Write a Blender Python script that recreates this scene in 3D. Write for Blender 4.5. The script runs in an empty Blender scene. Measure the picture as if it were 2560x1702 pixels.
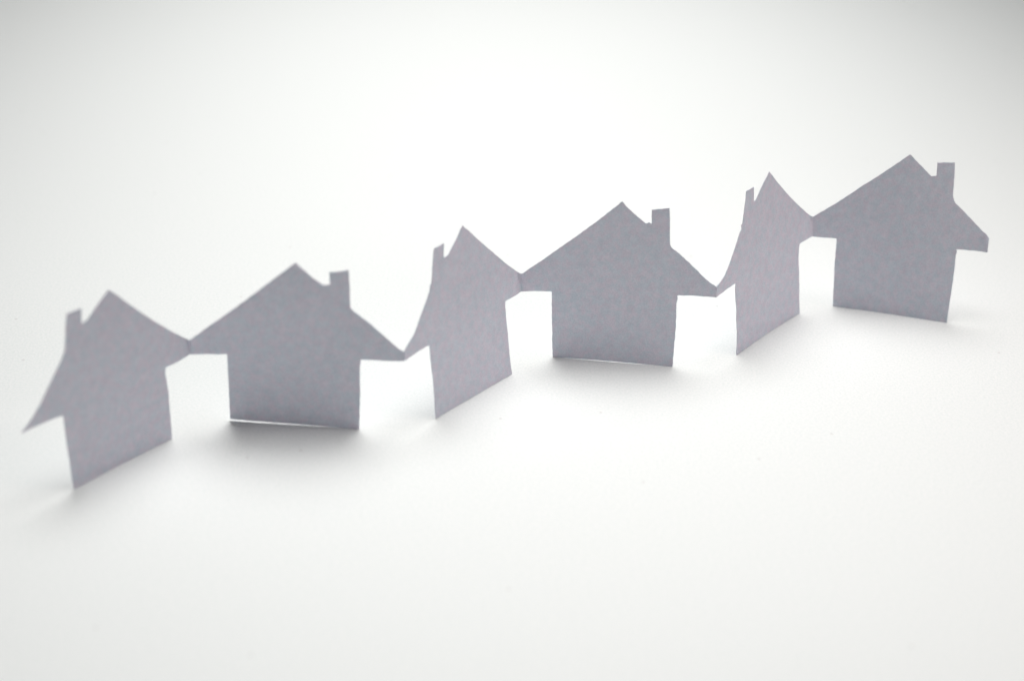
import bpy, bmesh, math, random
from mathutils import Vector, Matrix
from mathutils.geometry import delaunay_2d_cdt

scene = bpy.context.scene
S = 0.05                      # one panel of the folded strip is 5 cm wide

# ------------------------------------------------------------------ camera
PITCH, ROLL, CAM_H, F_PX = math.radians(25.8028), math.radians(1.2699), 4.58505, 4942.05
cd = bpy.data.cameras.new('camera')
cam = bpy.data.objects.new('camera', cd)
scene.collection.objects.link(cam)
c_, s_ = math.cos(PITCH), math.sin(PITCH)
fwd = Vector((0, c_, -s_)); up0 = Vector((0, s_, c_)); r0 = Vector((1, 0, 0))
rt = r0 * math.cos(ROLL) + up0 * math.sin(ROLL)
up = up0 * math.cos(ROLL) - r0 * math.sin(ROLL)
mw = Matrix((rt, up, -fwd)).transposed().to_4x4()
mw.translation = Vector((0, 0, CAM_H * S))
cam.matrix_world = mw
cd.sensor_fit = 'HORIZONTAL'; cd.sensor_width = 36.0
cd.lens = F_PX / 2560 * 36.0
cd.clip_start = 0.01; cd.clip_end = 50.0
cd.dof.use_dof = True
cd.dof.focus_distance = 10.35 * S
cd.dof.aperture_fstop = 9.0
scene.camera = cam

# ------------------------------------------------------------------ light
world = bpy.data.worlds.new('World'); scene.world = world; world.use_nodes = True
bg = world.node_tree.nodes['Background']
bg.inputs['Color'].default_value = (0.86, 0.93, 1.0, 1); bg.inputs['Strength'].default_value = 0.045

def area(name, loc, target, sx, sy, spread, power, col):
    l = bpy.data.lights.new(name, 'AREA'); l.shape = 'RECTANGLE'; l.size = sx; l.size_y = sy
    l.spread = math.radians(spread)
    l.energy = power; l.color = col
    o = bpy.data.objects.new(name, l); scene.collection.objects.link(o)
    o.location = loc
    o.rotation_euler = (Vector(target) - Vector(loc)).to_track_quat('-Z', 'Y').to_euler()
    return o
area('window_light', (-0.006, 0.668, 0.55), (-0.002, 0.538, 0.0), 0.40, 0.80, 69, 1.46, (1.0, 0.990, 0.974))
area('room_light', (0.50, 0.37, 0.16), (-0.02, 0.46, 0.03), 0.2, 0.2, 110, 0.28, (1.0, 0.82, 0.79))

vs = scene.view_settings
vs.view_transform = 'Standard'; vs.look = 'None'; vs.exposure = 0.0; vs.gamma = 1.0
vs.use_curve_mapping = False
scene.cycles.max_bounces = 16; scene.cycles.diffuse_bounces = 10; scene.cycles.transmission_bounces = 14
scene.cycles.use_denoising = True
scene.cycles.denoising_input_passes = 'RGB_ALBEDO_NORMAL'
scene.cycles.denoising_prefilter = 'ACCURATE'

# ------------------------------------------------------------------ materials
def mat(name):
    m = bpy.data.materials.new(name); m.use_nodes = True
    nt = m.node_tree; nt.nodes.clear()
    return m, nt, nt.nodes.new('ShaderNodeOutputMaterial')
def node(nt, t, **kw):
    n = nt.nodes.new(t)
    for k, v in kw.items(): setattr(n, k, v)
    return n

def noise(nt, co, scale, detail=4.0, rough=0.6):
    n = node(nt, 'ShaderNodeTexNoise'); n.inputs['Scale'].default_value = scale
    n.inputs['Detail'].default_value = detail; n.inputs['Roughness'].default_value = rough
    nt.links.new(co, n.inputs['Vector']); return n
def ramp(nt, fac, a, b, p0=0.3, p1=0.7):
    r = node(nt, 'ShaderNodeValToRGB')
    r.color_ramp.elements[0].position = p0; r.color_ramp.elements[0].color = (*a, 1)
    r.color_ramp.elements[1].position = p1; r.color_ramp.elements[1].color = (*b, 1)
    nt.links.new(fac, r.inputs['Fac']); return r

def paper_material():
    m, nt, out = mat('cut_paper')
    co = node(nt, 'ShaderNodeTexCoord').outputs['Object']
    cloud = noise(nt, co, 480, 4, 0.6)            # fibre formation, a couple of millimetres
    fine = noise(nt, co, 2600, 2, 0.7)
    mixf = node(nt, 'ShaderNodeMath', operation='MULTIPLY_ADD'); mixf.inputs[1].default_value = 0.6
    sub = node(nt, 'ShaderNodeMath', operation='MULTIPLY'); sub.inputs[1].default_value = 0.4
    nt.links.new(cloud.outputs['Fac'], sub.inputs[0])
    nt.links.new(fine.outputs['Fac'], mixf.inputs[0]); nt.links.new(sub.outputs[0], mixf.inputs[2])
    tint = noise(nt, co, 620, 3, 0.6)
    dark = ramp(nt, tint.outputs['Fac'], (0.392, 0.448, 0.498), (0.446, 0.434, 0.492), 0.40, 0.60)
    lite = ramp(nt, tint.outputs['Fac'], (0.480, 0.532, 0.578), (0.532, 0.518, 0.572), 0.40, 0.60)
    refl = node(nt, 'ShaderNodeMixRGB')
    rr = ramp(nt, mixf.outputs[0], (0, 0, 0), (1, 1, 1), 0.36, 0.64)
    nt.links.new(rr.outputs['Color'], refl.inputs[0]); nt.links.new(dark.outputs['Color'], refl.inputs[1]); nt.links.new(lite.outputs['Color'], refl.inputs[2])
    tran = ramp(nt, mixf.outputs[0], (0.262, 0.256, 0.266), (0.312, 0.292, 0.300), 0.36, 0.64)
    d = node(nt, 'ShaderNodeBsdfDiffuse'); t = node(nt, 'ShaderNodeBsdfTranslucent')
    nt.links.new(refl.outputs['Color'], d.inputs['Color']); nt.links.new(tran.outputs['Color'], t.inputs['Color'])
    b = node(nt, 'ShaderNodeBump'); b.inputs['Strength'].default_value = 0.25; b.inputs['Distance'].default_value = 0.0002
    nt.links.new(fine.outputs['Fac'], b.inputs['Height'])
    nt.links.new(b.outputs['Normal'], d.inputs['Normal'])
    a = node(nt, 'ShaderNodeAddShader')
    nt.links.new(d.outputs[0], a.inputs[0]); nt.links.new(t.outputs[0], a.inputs[1])
    nt.links.new(a.outputs[0], out.inputs['Surface'])
    return m

def table_material():
    m, nt, out = mat('white_sheet')
    co = node(nt, 'ShaderNodeTexCoord').outputs['Object']
    fine = noise(nt, co, 1500, 3, 0.75)
    col = ramp(nt, fine.outputs['Fac'], (0.755, 0.788, 0.778), (0.848, 0.856, 0.850), 0.36, 0.64)
    # a few stray dust specks
    v = node(nt, 'ShaderNodeTexVoronoi'); v.voronoi_dimensions = '2D'; v.inputs['Scale'].default_value = 19; nt.links.new(co, v.inputs['Vector'])
    sp = node(nt, 'ShaderNodeMath', operation='LESS_THAN'); sp.inputs[1].default_value = 0.0075
    nt.links.new(v.outputs['Distance'], sp.inputs[0])
    mx = node(nt, 'ShaderNodeMixRGB'); mx.inputs[2].default_value = (0.69, 0.69, 0.68, 1)
    nt.links.new(sp.outputs[0], mx.inputs[0]); nt.links.new(col.outputs['Color'], mx.inputs[1])
    d = node(nt, 'ShaderNodeBsdfDiffuse'); nt.links.new(mx.outputs[0], d.inputs['Color'])
    b = node(nt, 'ShaderNodeBump'); b.inputs['Strength'].default_value = 0.25; b.inputs['Distance'].default_value = 0.0003
    nt.links.new(fine.outputs['Fac'], b.inputs['Height']); nt.links.new(b.outputs['Normal'], d.inputs['Normal'])
    nt.links.new(d.outputs[0], out.inputs['Surface'])
    return m

PAPER = paper_material(); SHEET = table_material()

# ------------------------------------------------------------------ the surface
bm = bmesh.new()
bmesh.ops.create_cube(bm, size=1.0)
bmesh.ops.scale(bm, vec=(2.4, 2.0, 0.02), verts=bm.verts)
bmesh.ops.translate(bm, vec=(0, 0.55, -0.01), verts=bm.verts)
me = bpy.data.meshes.new('tabletop'); bm.to_mesh(me); bm.free(); me.materials.append(SHEET)
table = bpy.data.objects.new('tabletop', me); scene.collection.objects.link(table)
table['kind'] = 'structure'; table['label'] = 'bright white seamless sheet under the paper houses'

# ------------------------------------------------------------------ the folded strip of paper houses
# One entry per house. m / v: plan position of the far and the near fold (panel widths); dm / dv: how far the foot of
# the wall stands off the line between the folds; outlines are (along the panel, height) in panel widths.
PANELS =[
 {'m': [-1.5319, 8.4219], 'v': [-2.1445, 7.6295], 'sm': 0.1351, 'sv': 0.753, 'dm': -0.0066, 'dv': 0.0085, 'gap': (0.0, 0.0, 0), 'wm': [[0.1351, -0.0], [0.1357, 0.0405], [0.1396, 0.1422], [0.1415, 0.2421], [0.1491, 0.3106], [0.1553, 0.3536], [0.1531, 0.3893]], 'em': [[0.0781, 0.3891]], 'rm': [[0.1026, 0.5595], [0.2322, 0.6731], [0.343, 0.7814], [0.417, 0.8562]], 'A': [[0.4616, 0.8983]], 'rv': [[0.5322, 0.8424], [0.5865, 0.7935]], 'ch': [[0.6212, 0.7845], [0.6168, 0.8586], [0.6957, 0.8596], [0.711, 0.7698], [0.7246, 0.6886]], 'ro': [[0.7465, 0.6553], [0.811, 0.5816], [0.8816, 0.4957], [0.9357, 0.4415], [0.9828, 0.4076]], 'ev': [[0.9548, 0.3947], [0.8777, 0.3939], [0.817, 0.3938]], 'wv': [[0.7739, 0.3881], [0.7713, 0.3368], [0.7684, 0.2423], [0.7629, 0.1458], [0.7581, 0.0566], [0.753, 0.0]], 'fm': [[-0.0018, 0.4025], [0.0018, 0.4799]], 'fv': [[1.0036, 0.3944], [0.9996, 0.3918]], 'F3': [[-1.5295, 8.4223, 0.4025], [-1.5343, 8.4214, 0.4799], [-2.1469, 7.6288, 0.3944], [-2.1421, 7.6302, 0.3918]]},
 {'m': [-1.5319, 8.4219], 'v': [-0.51, 8.4248], 'sm': 0.1635, 'sv': 0.7992, 'dm': -0.0941, 'dv': -0.0282, 'gap': (0.0095, 0, 0), 'wm': [[0.1639, 0.0109], [0.1684, 0.1211], [0.1736, 0.2398], [0.1763, 0.3331], [0.1788, 0.4077]], 'em': [[0.1301, 0.4057], [0.0878, 0.407], [0.0451, 0.4043]], 'rm': [[0.0887, 0.5593], [0.1965, 0.6465], [0.2964, 0.7289], [0.3828, 0.8039], [0.474, 0.8792]], 'A': [[0.527, 0.924]], 'rv': [[0.5614, 0.8844], [0.595, 0.8463], [0.6233, 0.8209], [0.6461, 0.8004]], 'ch': [[0.6808, 0.8009], [0.6775, 0.8668], [0.7243, 0.8694], [0.7684, 0.8759], [0.7698, 0.8087], [0.7708, 0.7478], [0.7705, 0.6763]], 'ro': [[0.7872, 0.6522], [0.8048, 0.6398], [0.8608, 0.589], [0.92, 0.5291], [0.9678, 0.4805], [0.9948, 0.455]], 'ev': [[0.967, 0.3888], [0.9063, 0.3908], [0.8456, 0.392]], 'wv': [[0.8122, 0.3926], [0.8143, 0.3716], [0.8098, 0.3609], [0.8075, 0.2689], [0.8084, 0.219], [0.8041, 0.1254], [0.7992, 0.0]], 'fm': [[0.0024, 0.4025], [-0.0024, 0.4799]], 'fv': [[1.0219, 0.4381], [1.0218, 0.3901]], 'F3': [[-1.5295, 8.4223, 0.4025], [-1.5343, 8.4214, 0.4799], [-0.5099, 8.4248, 0.4381], [-0.5101, 8.4248, 0.3901]]},
 {'m': [0.0414, 9.2521], 'v': [-0.51, 8.4248], 'sm': 0.1599, 'sv': 0.7896, 'dm': 0.0596, 'dv': 0.0403, 'gap': (0.0028, 0.0028, 0.0012), 'wm': [[0.1594, 0.0025], [0.1606, 0.0814], [0.1555, 0.1669], [0.1529, 0.2372], [0.1515, 0.3154], [0.1493, 0.3617], [0.1426, 0.3906]], 'em': [[0.0719, 0.3891]], 'rm': [[0.0558, 0.5379], [0.113, 0.5859], [0.2137, 0.6813], [0.3036, 0.7623], [0.3701, 0.8265]], 'A': [[0.437, 0.8874]], 'rv': [[0.4885, 0.8488], [0.5455, 0.8108], [0.581, 0.7857], [0.5934, 0.7863]], 'ch': [[0.6187, 0.7838], [0.6189, 0.815], [0.6075, 0.8555], [0.6904, 0.8579], [0.6989, 0.8424], [0.7164, 0.7747], [0.7329, 0.6952]], 'ro': [[0.7474, 0.6877], [0.7491, 0.6675], [0.7758, 0.6323], [0.8316, 0.5743], [0.8805, 0.5176], [0.9074, 0.4902], [0.9513, 0.4656]], 'ev': [[0.9252, 0.3954], [0.8548, 0.3986]], 'wv': [[0.7938, 0.3966], [0.7912, 0.3629], [0.7915, 0.2904], [0.7855, 0.2111], [0.7859, 0.1184], [0.7879, 0.049], [0.7892, 0.0026]], 'fm': [[-0.0015, 0.3915], [0.0015, 0.4924]], 'fv': [[0.9942, 0.4381], [0.9943, 0.3901]], 'F3': [[0.0442, 9.2521, 0.3915], [0.0387, 9.2521, 0.4924], [-0.5099, 8.4248, 0.4381], [-0.5101, 8.4248, 0.3901]]},
 {'m': [0.0414, 9.2521], 'v': [1.0421, 9.2332], 'sm': 0.1732, 'sv': 0.7973, 'dm': -0.0446, 'dv': 0.0233, 'gap': (0.0003, 0.0003, 0.0042), 'wm': [[0.1732, 0.0003], [0.1685, 0.0739], [0.1648, 0.186], [0.1605, 0.2968], [0.1564, 0.3977]], 'em': [[0.1194, 0.3971], [0.0628, 0.3966]], 'rm': [[0.0656, 0.551], [0.1145, 0.5898], [0.1631, 0.6309], [0.2175, 0.6755], [0.2899, 0.7331], [0.3678, 0.7955], [0.4334, 0.852]], 'A': [[0.4956, 0.9063]], 'rv': [[0.5249, 0.8736], [0.5573, 0.8397], [0.5895, 0.8125], [0.6122, 0.7923], [0.6231, 0.7841], [0.637, 0.7919]], 'ch': [[0.6499, 0.7818], [0.6473, 0.8579], [0.6923, 0.8616], [0.7372, 0.8672], [0.7437, 0.7906], [0.746, 0.7248], [0.7482, 0.6819]], 'ro': [[0.7536, 0.662], [0.7603, 0.6534], [0.7916, 0.6291], [0.8572, 0.5702], [0.9234, 0.5054], [0.9432, 0.4861], [0.9759, 0.4626]], 'ev': [[0.9485, 0.3941], [0.8919, 0.3963], [0.8418, 0.3954]], 'wv': [[0.8016, 0.3947], [0.8048, 0.3713], [0.8004, 0.359], [0.8021, 0.2916], [0.803, 0.2033], [0.8005, 0.1074], [0.7973, 0.0003]], 'fm': [[0.0028, 0.3915], [-0.0027, 0.4924]], 'fv': [[1.0006, 0.4485], [1.0011, 0.3912]], 'F3': [[0.0442, 9.2521, 0.3915], [0.0387, 9.2521, 0.4924], [1.0419, 9.2333, 0.4485], [1.0423, 9.2332, 0.3912]]},
 {'m': [1.6359, 10.052], 'v': [1.0421, 9.2332], 'sm': 0.146, 'sv': 0.8233, 'dm': 0.0459, 'dv': 0.0384, 'gap': (0.0008, 0.003, 0.0012), 'wm': [[0.1459, 0.0007], [0.1501, 0.0841], [0.1472, 0.1606], [0.1467, 0.253], [0.1499, 0.323], [0.1424, 0.3664], [0.1337, 0.4002]], 'em': [[0.0638, 0.3985]], 'rm': [[0.0429, 0.5463], [0.1728, 0.6491], [0.2724, 0.7333], [0.3706, 0.8212], [0.4192, 0.8697]], 'A': [[0.4523, 0.9011]], 'rv': [[0.4974, 0.8695], [0.5408, 0.8391], [0.5912, 0.7964], [0.6012, 0.7907]], 'ch': [[0.6235, 0.7882], [0.6181, 0.8262], [0.6154, 0.8664], [0.6916, 0.8662], [0.7009, 0.8297], [0.7206, 0.7711], [0.7357, 0.7253], [0.7432, 0.7003]], 'ro': [[0.7553, 0.7055], [0.752, 0.6799], [0.7673, 0.6703], [0.7955, 0.6323], [0.8376, 0.5771], [0.8793, 0.5255], [0.9177, 0.486], [0.9607, 0.462]], 'ev': [[0.9493, 0.3961], [0.8827, 0.4026]], 'wv': [[0.8156, 0.4055], [0.8231, 0.3786], [0.8195, 0.3146], [0.8116, 0.2599], [0.8144, 0.2087], [0.8098, 0.1322], [0.813, 0.0657], [0.8228, 0.0027]], 'fm': [[-0.0014, 0.4001], [0.0013, 0.5163]], 'fv': [[1.0116, 0.4485], [1.0114, 0.3912]], 'F3': [[1.6389, 10.0516, 0.4001], [1.633, 10.0525, 0.5163], [1.0419, 9.2333, 0.4485], [1.0423, 9.2332, 0.3912]]},
 {'m': [1.6359, 10.052], 'v': [2.5672, 9.8873], 'sm': 0.1497, 'sv': 0.7744, 'dm': 0.0157, 'dv': 0.0925, 'gap': (0.0005, 0.0003, 0.001), 'wm': [[0.1497, 0.0005], [0.1468, 0.0706], [0.1406, 0.2069], [0.1372, 0.2821], [0.1366, 0.3573], [0.134, 0.4005]], 'em': [[0.0945, 0.3997], [0.0458, 0.3996]], 'rm': [[0.0654, 0.5695], [0.1299, 0.6169], [0.1809, 0.6582], [0.2347, 0.7034], [0.2949, 0.7496], [0.358, 0.7987], [0.4207, 0.8483]], 'A': [[0.4799, 0.8962]], 'rv': [[0.5211, 0.8588], [0.5586, 0.8255], [0.5889, 0.7964], [0.6052, 0.7833]], 'ch': [[0.6325, 0.7879], [0.6276, 0.8569], [0.7205, 0.8607], [0.7264, 0.7965], [0.7298, 0.7355], [0.7308, 0.6844]], 'ro': [[0.7395, 0.661], [0.748, 0.6465], [0.7853, 0.616], [0.8607, 0.5498], [0.9134, 0.5031]], 'ev': [[0.8912, 0.4001], [0.8368, 0.4007], [0.8028, 0.4005]], 'wv': [[0.7811, 0.3999], [0.7854, 0.3852], [0.7804, 0.3696], [0.7833, 0.3011], [0.7815, 0.225], [0.7779, 0.1345], [0.7744, 0.0003]], 'fm': [[0.003, 0.4001], [-0.003, 0.5163]], 'fv': [[0.9451, 0.4808], [0.9464, 0.397]], 'F3': [[1.6389, 10.0516, 0.4001], [1.633, 10.0525, 0.5163], [2.5666, 9.8874, 0.4808], [2.5679, 9.8871, 0.397]]}
]
ZE = 0.3965
THICK = 0.0030                # paper thickness, 0.15 mm

chain = bpy.data.objects.new('paper_house_chain', None); scene.collection.objects.link(chain)
chain.location = (0.0, 9.2 * S, 0.0); chain.empty_display_size = 0.02
chain['label'] = 'folded chain of six white paper houses cut from one strip, standing in a zigzag'
chain['category'] = 'paper chain'
ORIGIN = Vector(chain.location)

rng = random.Random(5)
def rough(a, b, step=0.011, amp=0.0012):
    """points after a up to b, with the small wobble of a scissor cut"""
    a = Vector(a); b = Vector(b); L = (b - a).length; n = max(1, int(L / step))
    nrm = Vector((-(b - a).y, (b - a).x)) / max(L, 1e-9); pts = []
    for k in range(1, n):
        pts.append(a + (b - a) * (k / n) + nrm * rng.uniform(-amp, amp))
    pts.append(b); return pts
def path(pts, **kw):
    o = [Vector(pts[0])]
    for a, b in zip(pts, pts[1:]): o += rough(a, b, **kw)
    return o

def build_house(p, label):
    m, v = Vector(p['m']), Vector(p['v']); t = (v - m).normalized()
    n = Vector((t.y, -t.x)); n = n if n.y < 0 else -n
    ph = rng.uniform(0, 6.28)
    folds = [(Vector(a), b) for a, b in zip(p['fm'] + p['fv'], p['F3'])]
    def surf(q, off=0.0):
        for fq, f3 in folds:                                        # both houses share the fold line exactly
            if (fq - q).length < 1e-5:
                return (Vector(f3) - Vector((n.x, n.y, 0)) * off) * S - ORIGIN
        s, z = q
        k = (s - p['sm']) / (p['sv'] - p['sm']); dl = p['dm'] * (1 - k) + p['dv'] * k
        w0 = max(0.0, math.sin(math.pi * min(max(s, 0.0), 1.0)))        # slight curl of the sheet between its folds
        curl = w0 * (0.0045 * math.sin(4.1 * s + 3.0 * z + ph) + 0.0025 * math.sin(9.0 * z - 5.0 * s + 2.0 * ph))
        w = m + t * s + n * (dl * (1 - z / ZE) + curl - off)
        return Vector((w.x, w.y, z)) * S - ORIGIN
    # cut edges
    wm = path(p['wm']); wv = path(p['wv'])
    chim = path(p['ch'])
    up_m = path([p['wm'][-1]] + p['em'] + [p['fm'][0]])            # eave, far fold side
    fold_m = [Vector(q) for q in p['fm']]
    roof_m = path([p['fm'][1]] + p['rm'] + p['A'] + p['rv'] + [p['ch'][0]])
    roof_v = path([p['ch'][-1]] + p['ro'] + [p['fv'][0]])
    fold_v = [Vector(q) for q in p['fv']]
    eave_v = path([p['fv'][1]] + p['ev'] + [p['wv'][0]])
    g0, g1, gm = p['gap']; B0, B1 = Vector(p['wv'][-1]), Vector(p['wm'][0])
    foot = []
    N = 36
    for k in range(1, N):
        x = k / N
        q = B0.lerp(B1, x); z = g1 * (1 - x) + g0 * x + gm * math.sin(math.pi * x)
        foot.append(Vector((q.x, max(0.0, z + rng.uniform(-0.0004, 0.0004)))))
    B0.y = max(B0.y, 0.0)
    seam_w = path([p['wv'][0], p['wm'][-1]], amp=0.0)               # wall | roof
    seam_c = path([p['ch'][-1], p['ch'][0]], amp=0.0, step=0.02)    # roof | chimney
    wall = (wv + foot + wm, seam_w[1:-1][::-1])                     # closes Em -> Ev
    roof = (up_m[:-1] + fold_m + roof_m[1:], seam_c[1:-1][::-1], roof_v[:-1] + fold_v + eave_v[1:], seam_w[1:-1])
    chimney = (chim, seam_c[1:-1])
    def piece(name, runs, flags, parent):
        loop = []; edge_cut = []
        for r, cutf in zip(runs, flags):
            for q in r: loop.append(q); edge_cut.append(cutf)
        nl = len(loop)
        # edge k joins k and k+1; it is a cut edge unless it belongs to a seam
        seam = [not (edge_cut[k] and edge_cut[(k + 1) % nl]) for k in range(nl)]
        xs = [q.x for q in loop]; ys = [q.y for q in loop]
        inner = []; st = 0.035
        x = min(xs) + st / 2
        def inside(q):
            c = False
            for a, b in zip(loop, loop[1:] + loop[:1]):
                if (a.y > q.y) != (b.y > q.y) and q.x < (b.x - a.x) * (q.y - a.y) / (b.y - a.y) + a.x: c = not c
            return c
        while x < max(xs):
            y = min(ys) + st / 2
            while y < max(ys):
                q = Vector((x, y))
                if inside(q) and min((q - a).length for a in loop) > 0.014: inner.append(q)
                y += st
            x += st
        vs_, es_, fs_, ov, oe, of = delaunay_2d_cdt(loop + inner, [(k, (k + 1) % nl) for k in range(nl)],
                                                   [list(range(nl))], 1, 1e-7)
        bm = bmesh.new()
        f = [bm.verts.new(surf(q)) for q in vs_]; b = [bm.verts.new(surf(q, THICK)) for q in vs_]
        for tri in fs_:
            bm.faces.new([f[k] for k in tri]).smooth = True
            bm.faces.new([b[k] for k in reversed(tri)]).smooth = True
        new = {}
        for k, src in enumerate(ov):
            for s0 in src: new[s0] = k
        for k in range(nl):
            if seam[k]: continue
            a, c = new[k], new[(k + 1) % nl]
            if a == c: continue
            bm.faces.new([f[a], b[a], b[c], f[c]])
        bmesh.ops.recalc_face_normals(bm, faces=bm.faces)
        me = bpy.data.meshes.new(name); bm.to_mesh(me); bm.free(); me.materials.append(PAPER)
        me.set_sharp_from_angle(angle=math.radians(40))
        o = bpy.data.objects.new(name, me); scene.collection.objects.link(o); o.parent = parent
        return o
    h = bpy.data.objects.new('house', None); scene.collection.objects.link(h); h.parent = chain
    h.empty_display_size = 0.01
    if label: h['label'] = label
    piece('wall', wall, (True, False), h)
    piece('roof', roof, (True, False, True, False), h)
    piece('chimney', chimney, (True, False), h)
    return h

LABELS = ['house at the near end with a sharp pointed free eave', None, None, None, None,
          'house at the far end with a blunt cut free eave']
for p, lb in zip(PANELS, LABELS): build_house(p, lb)
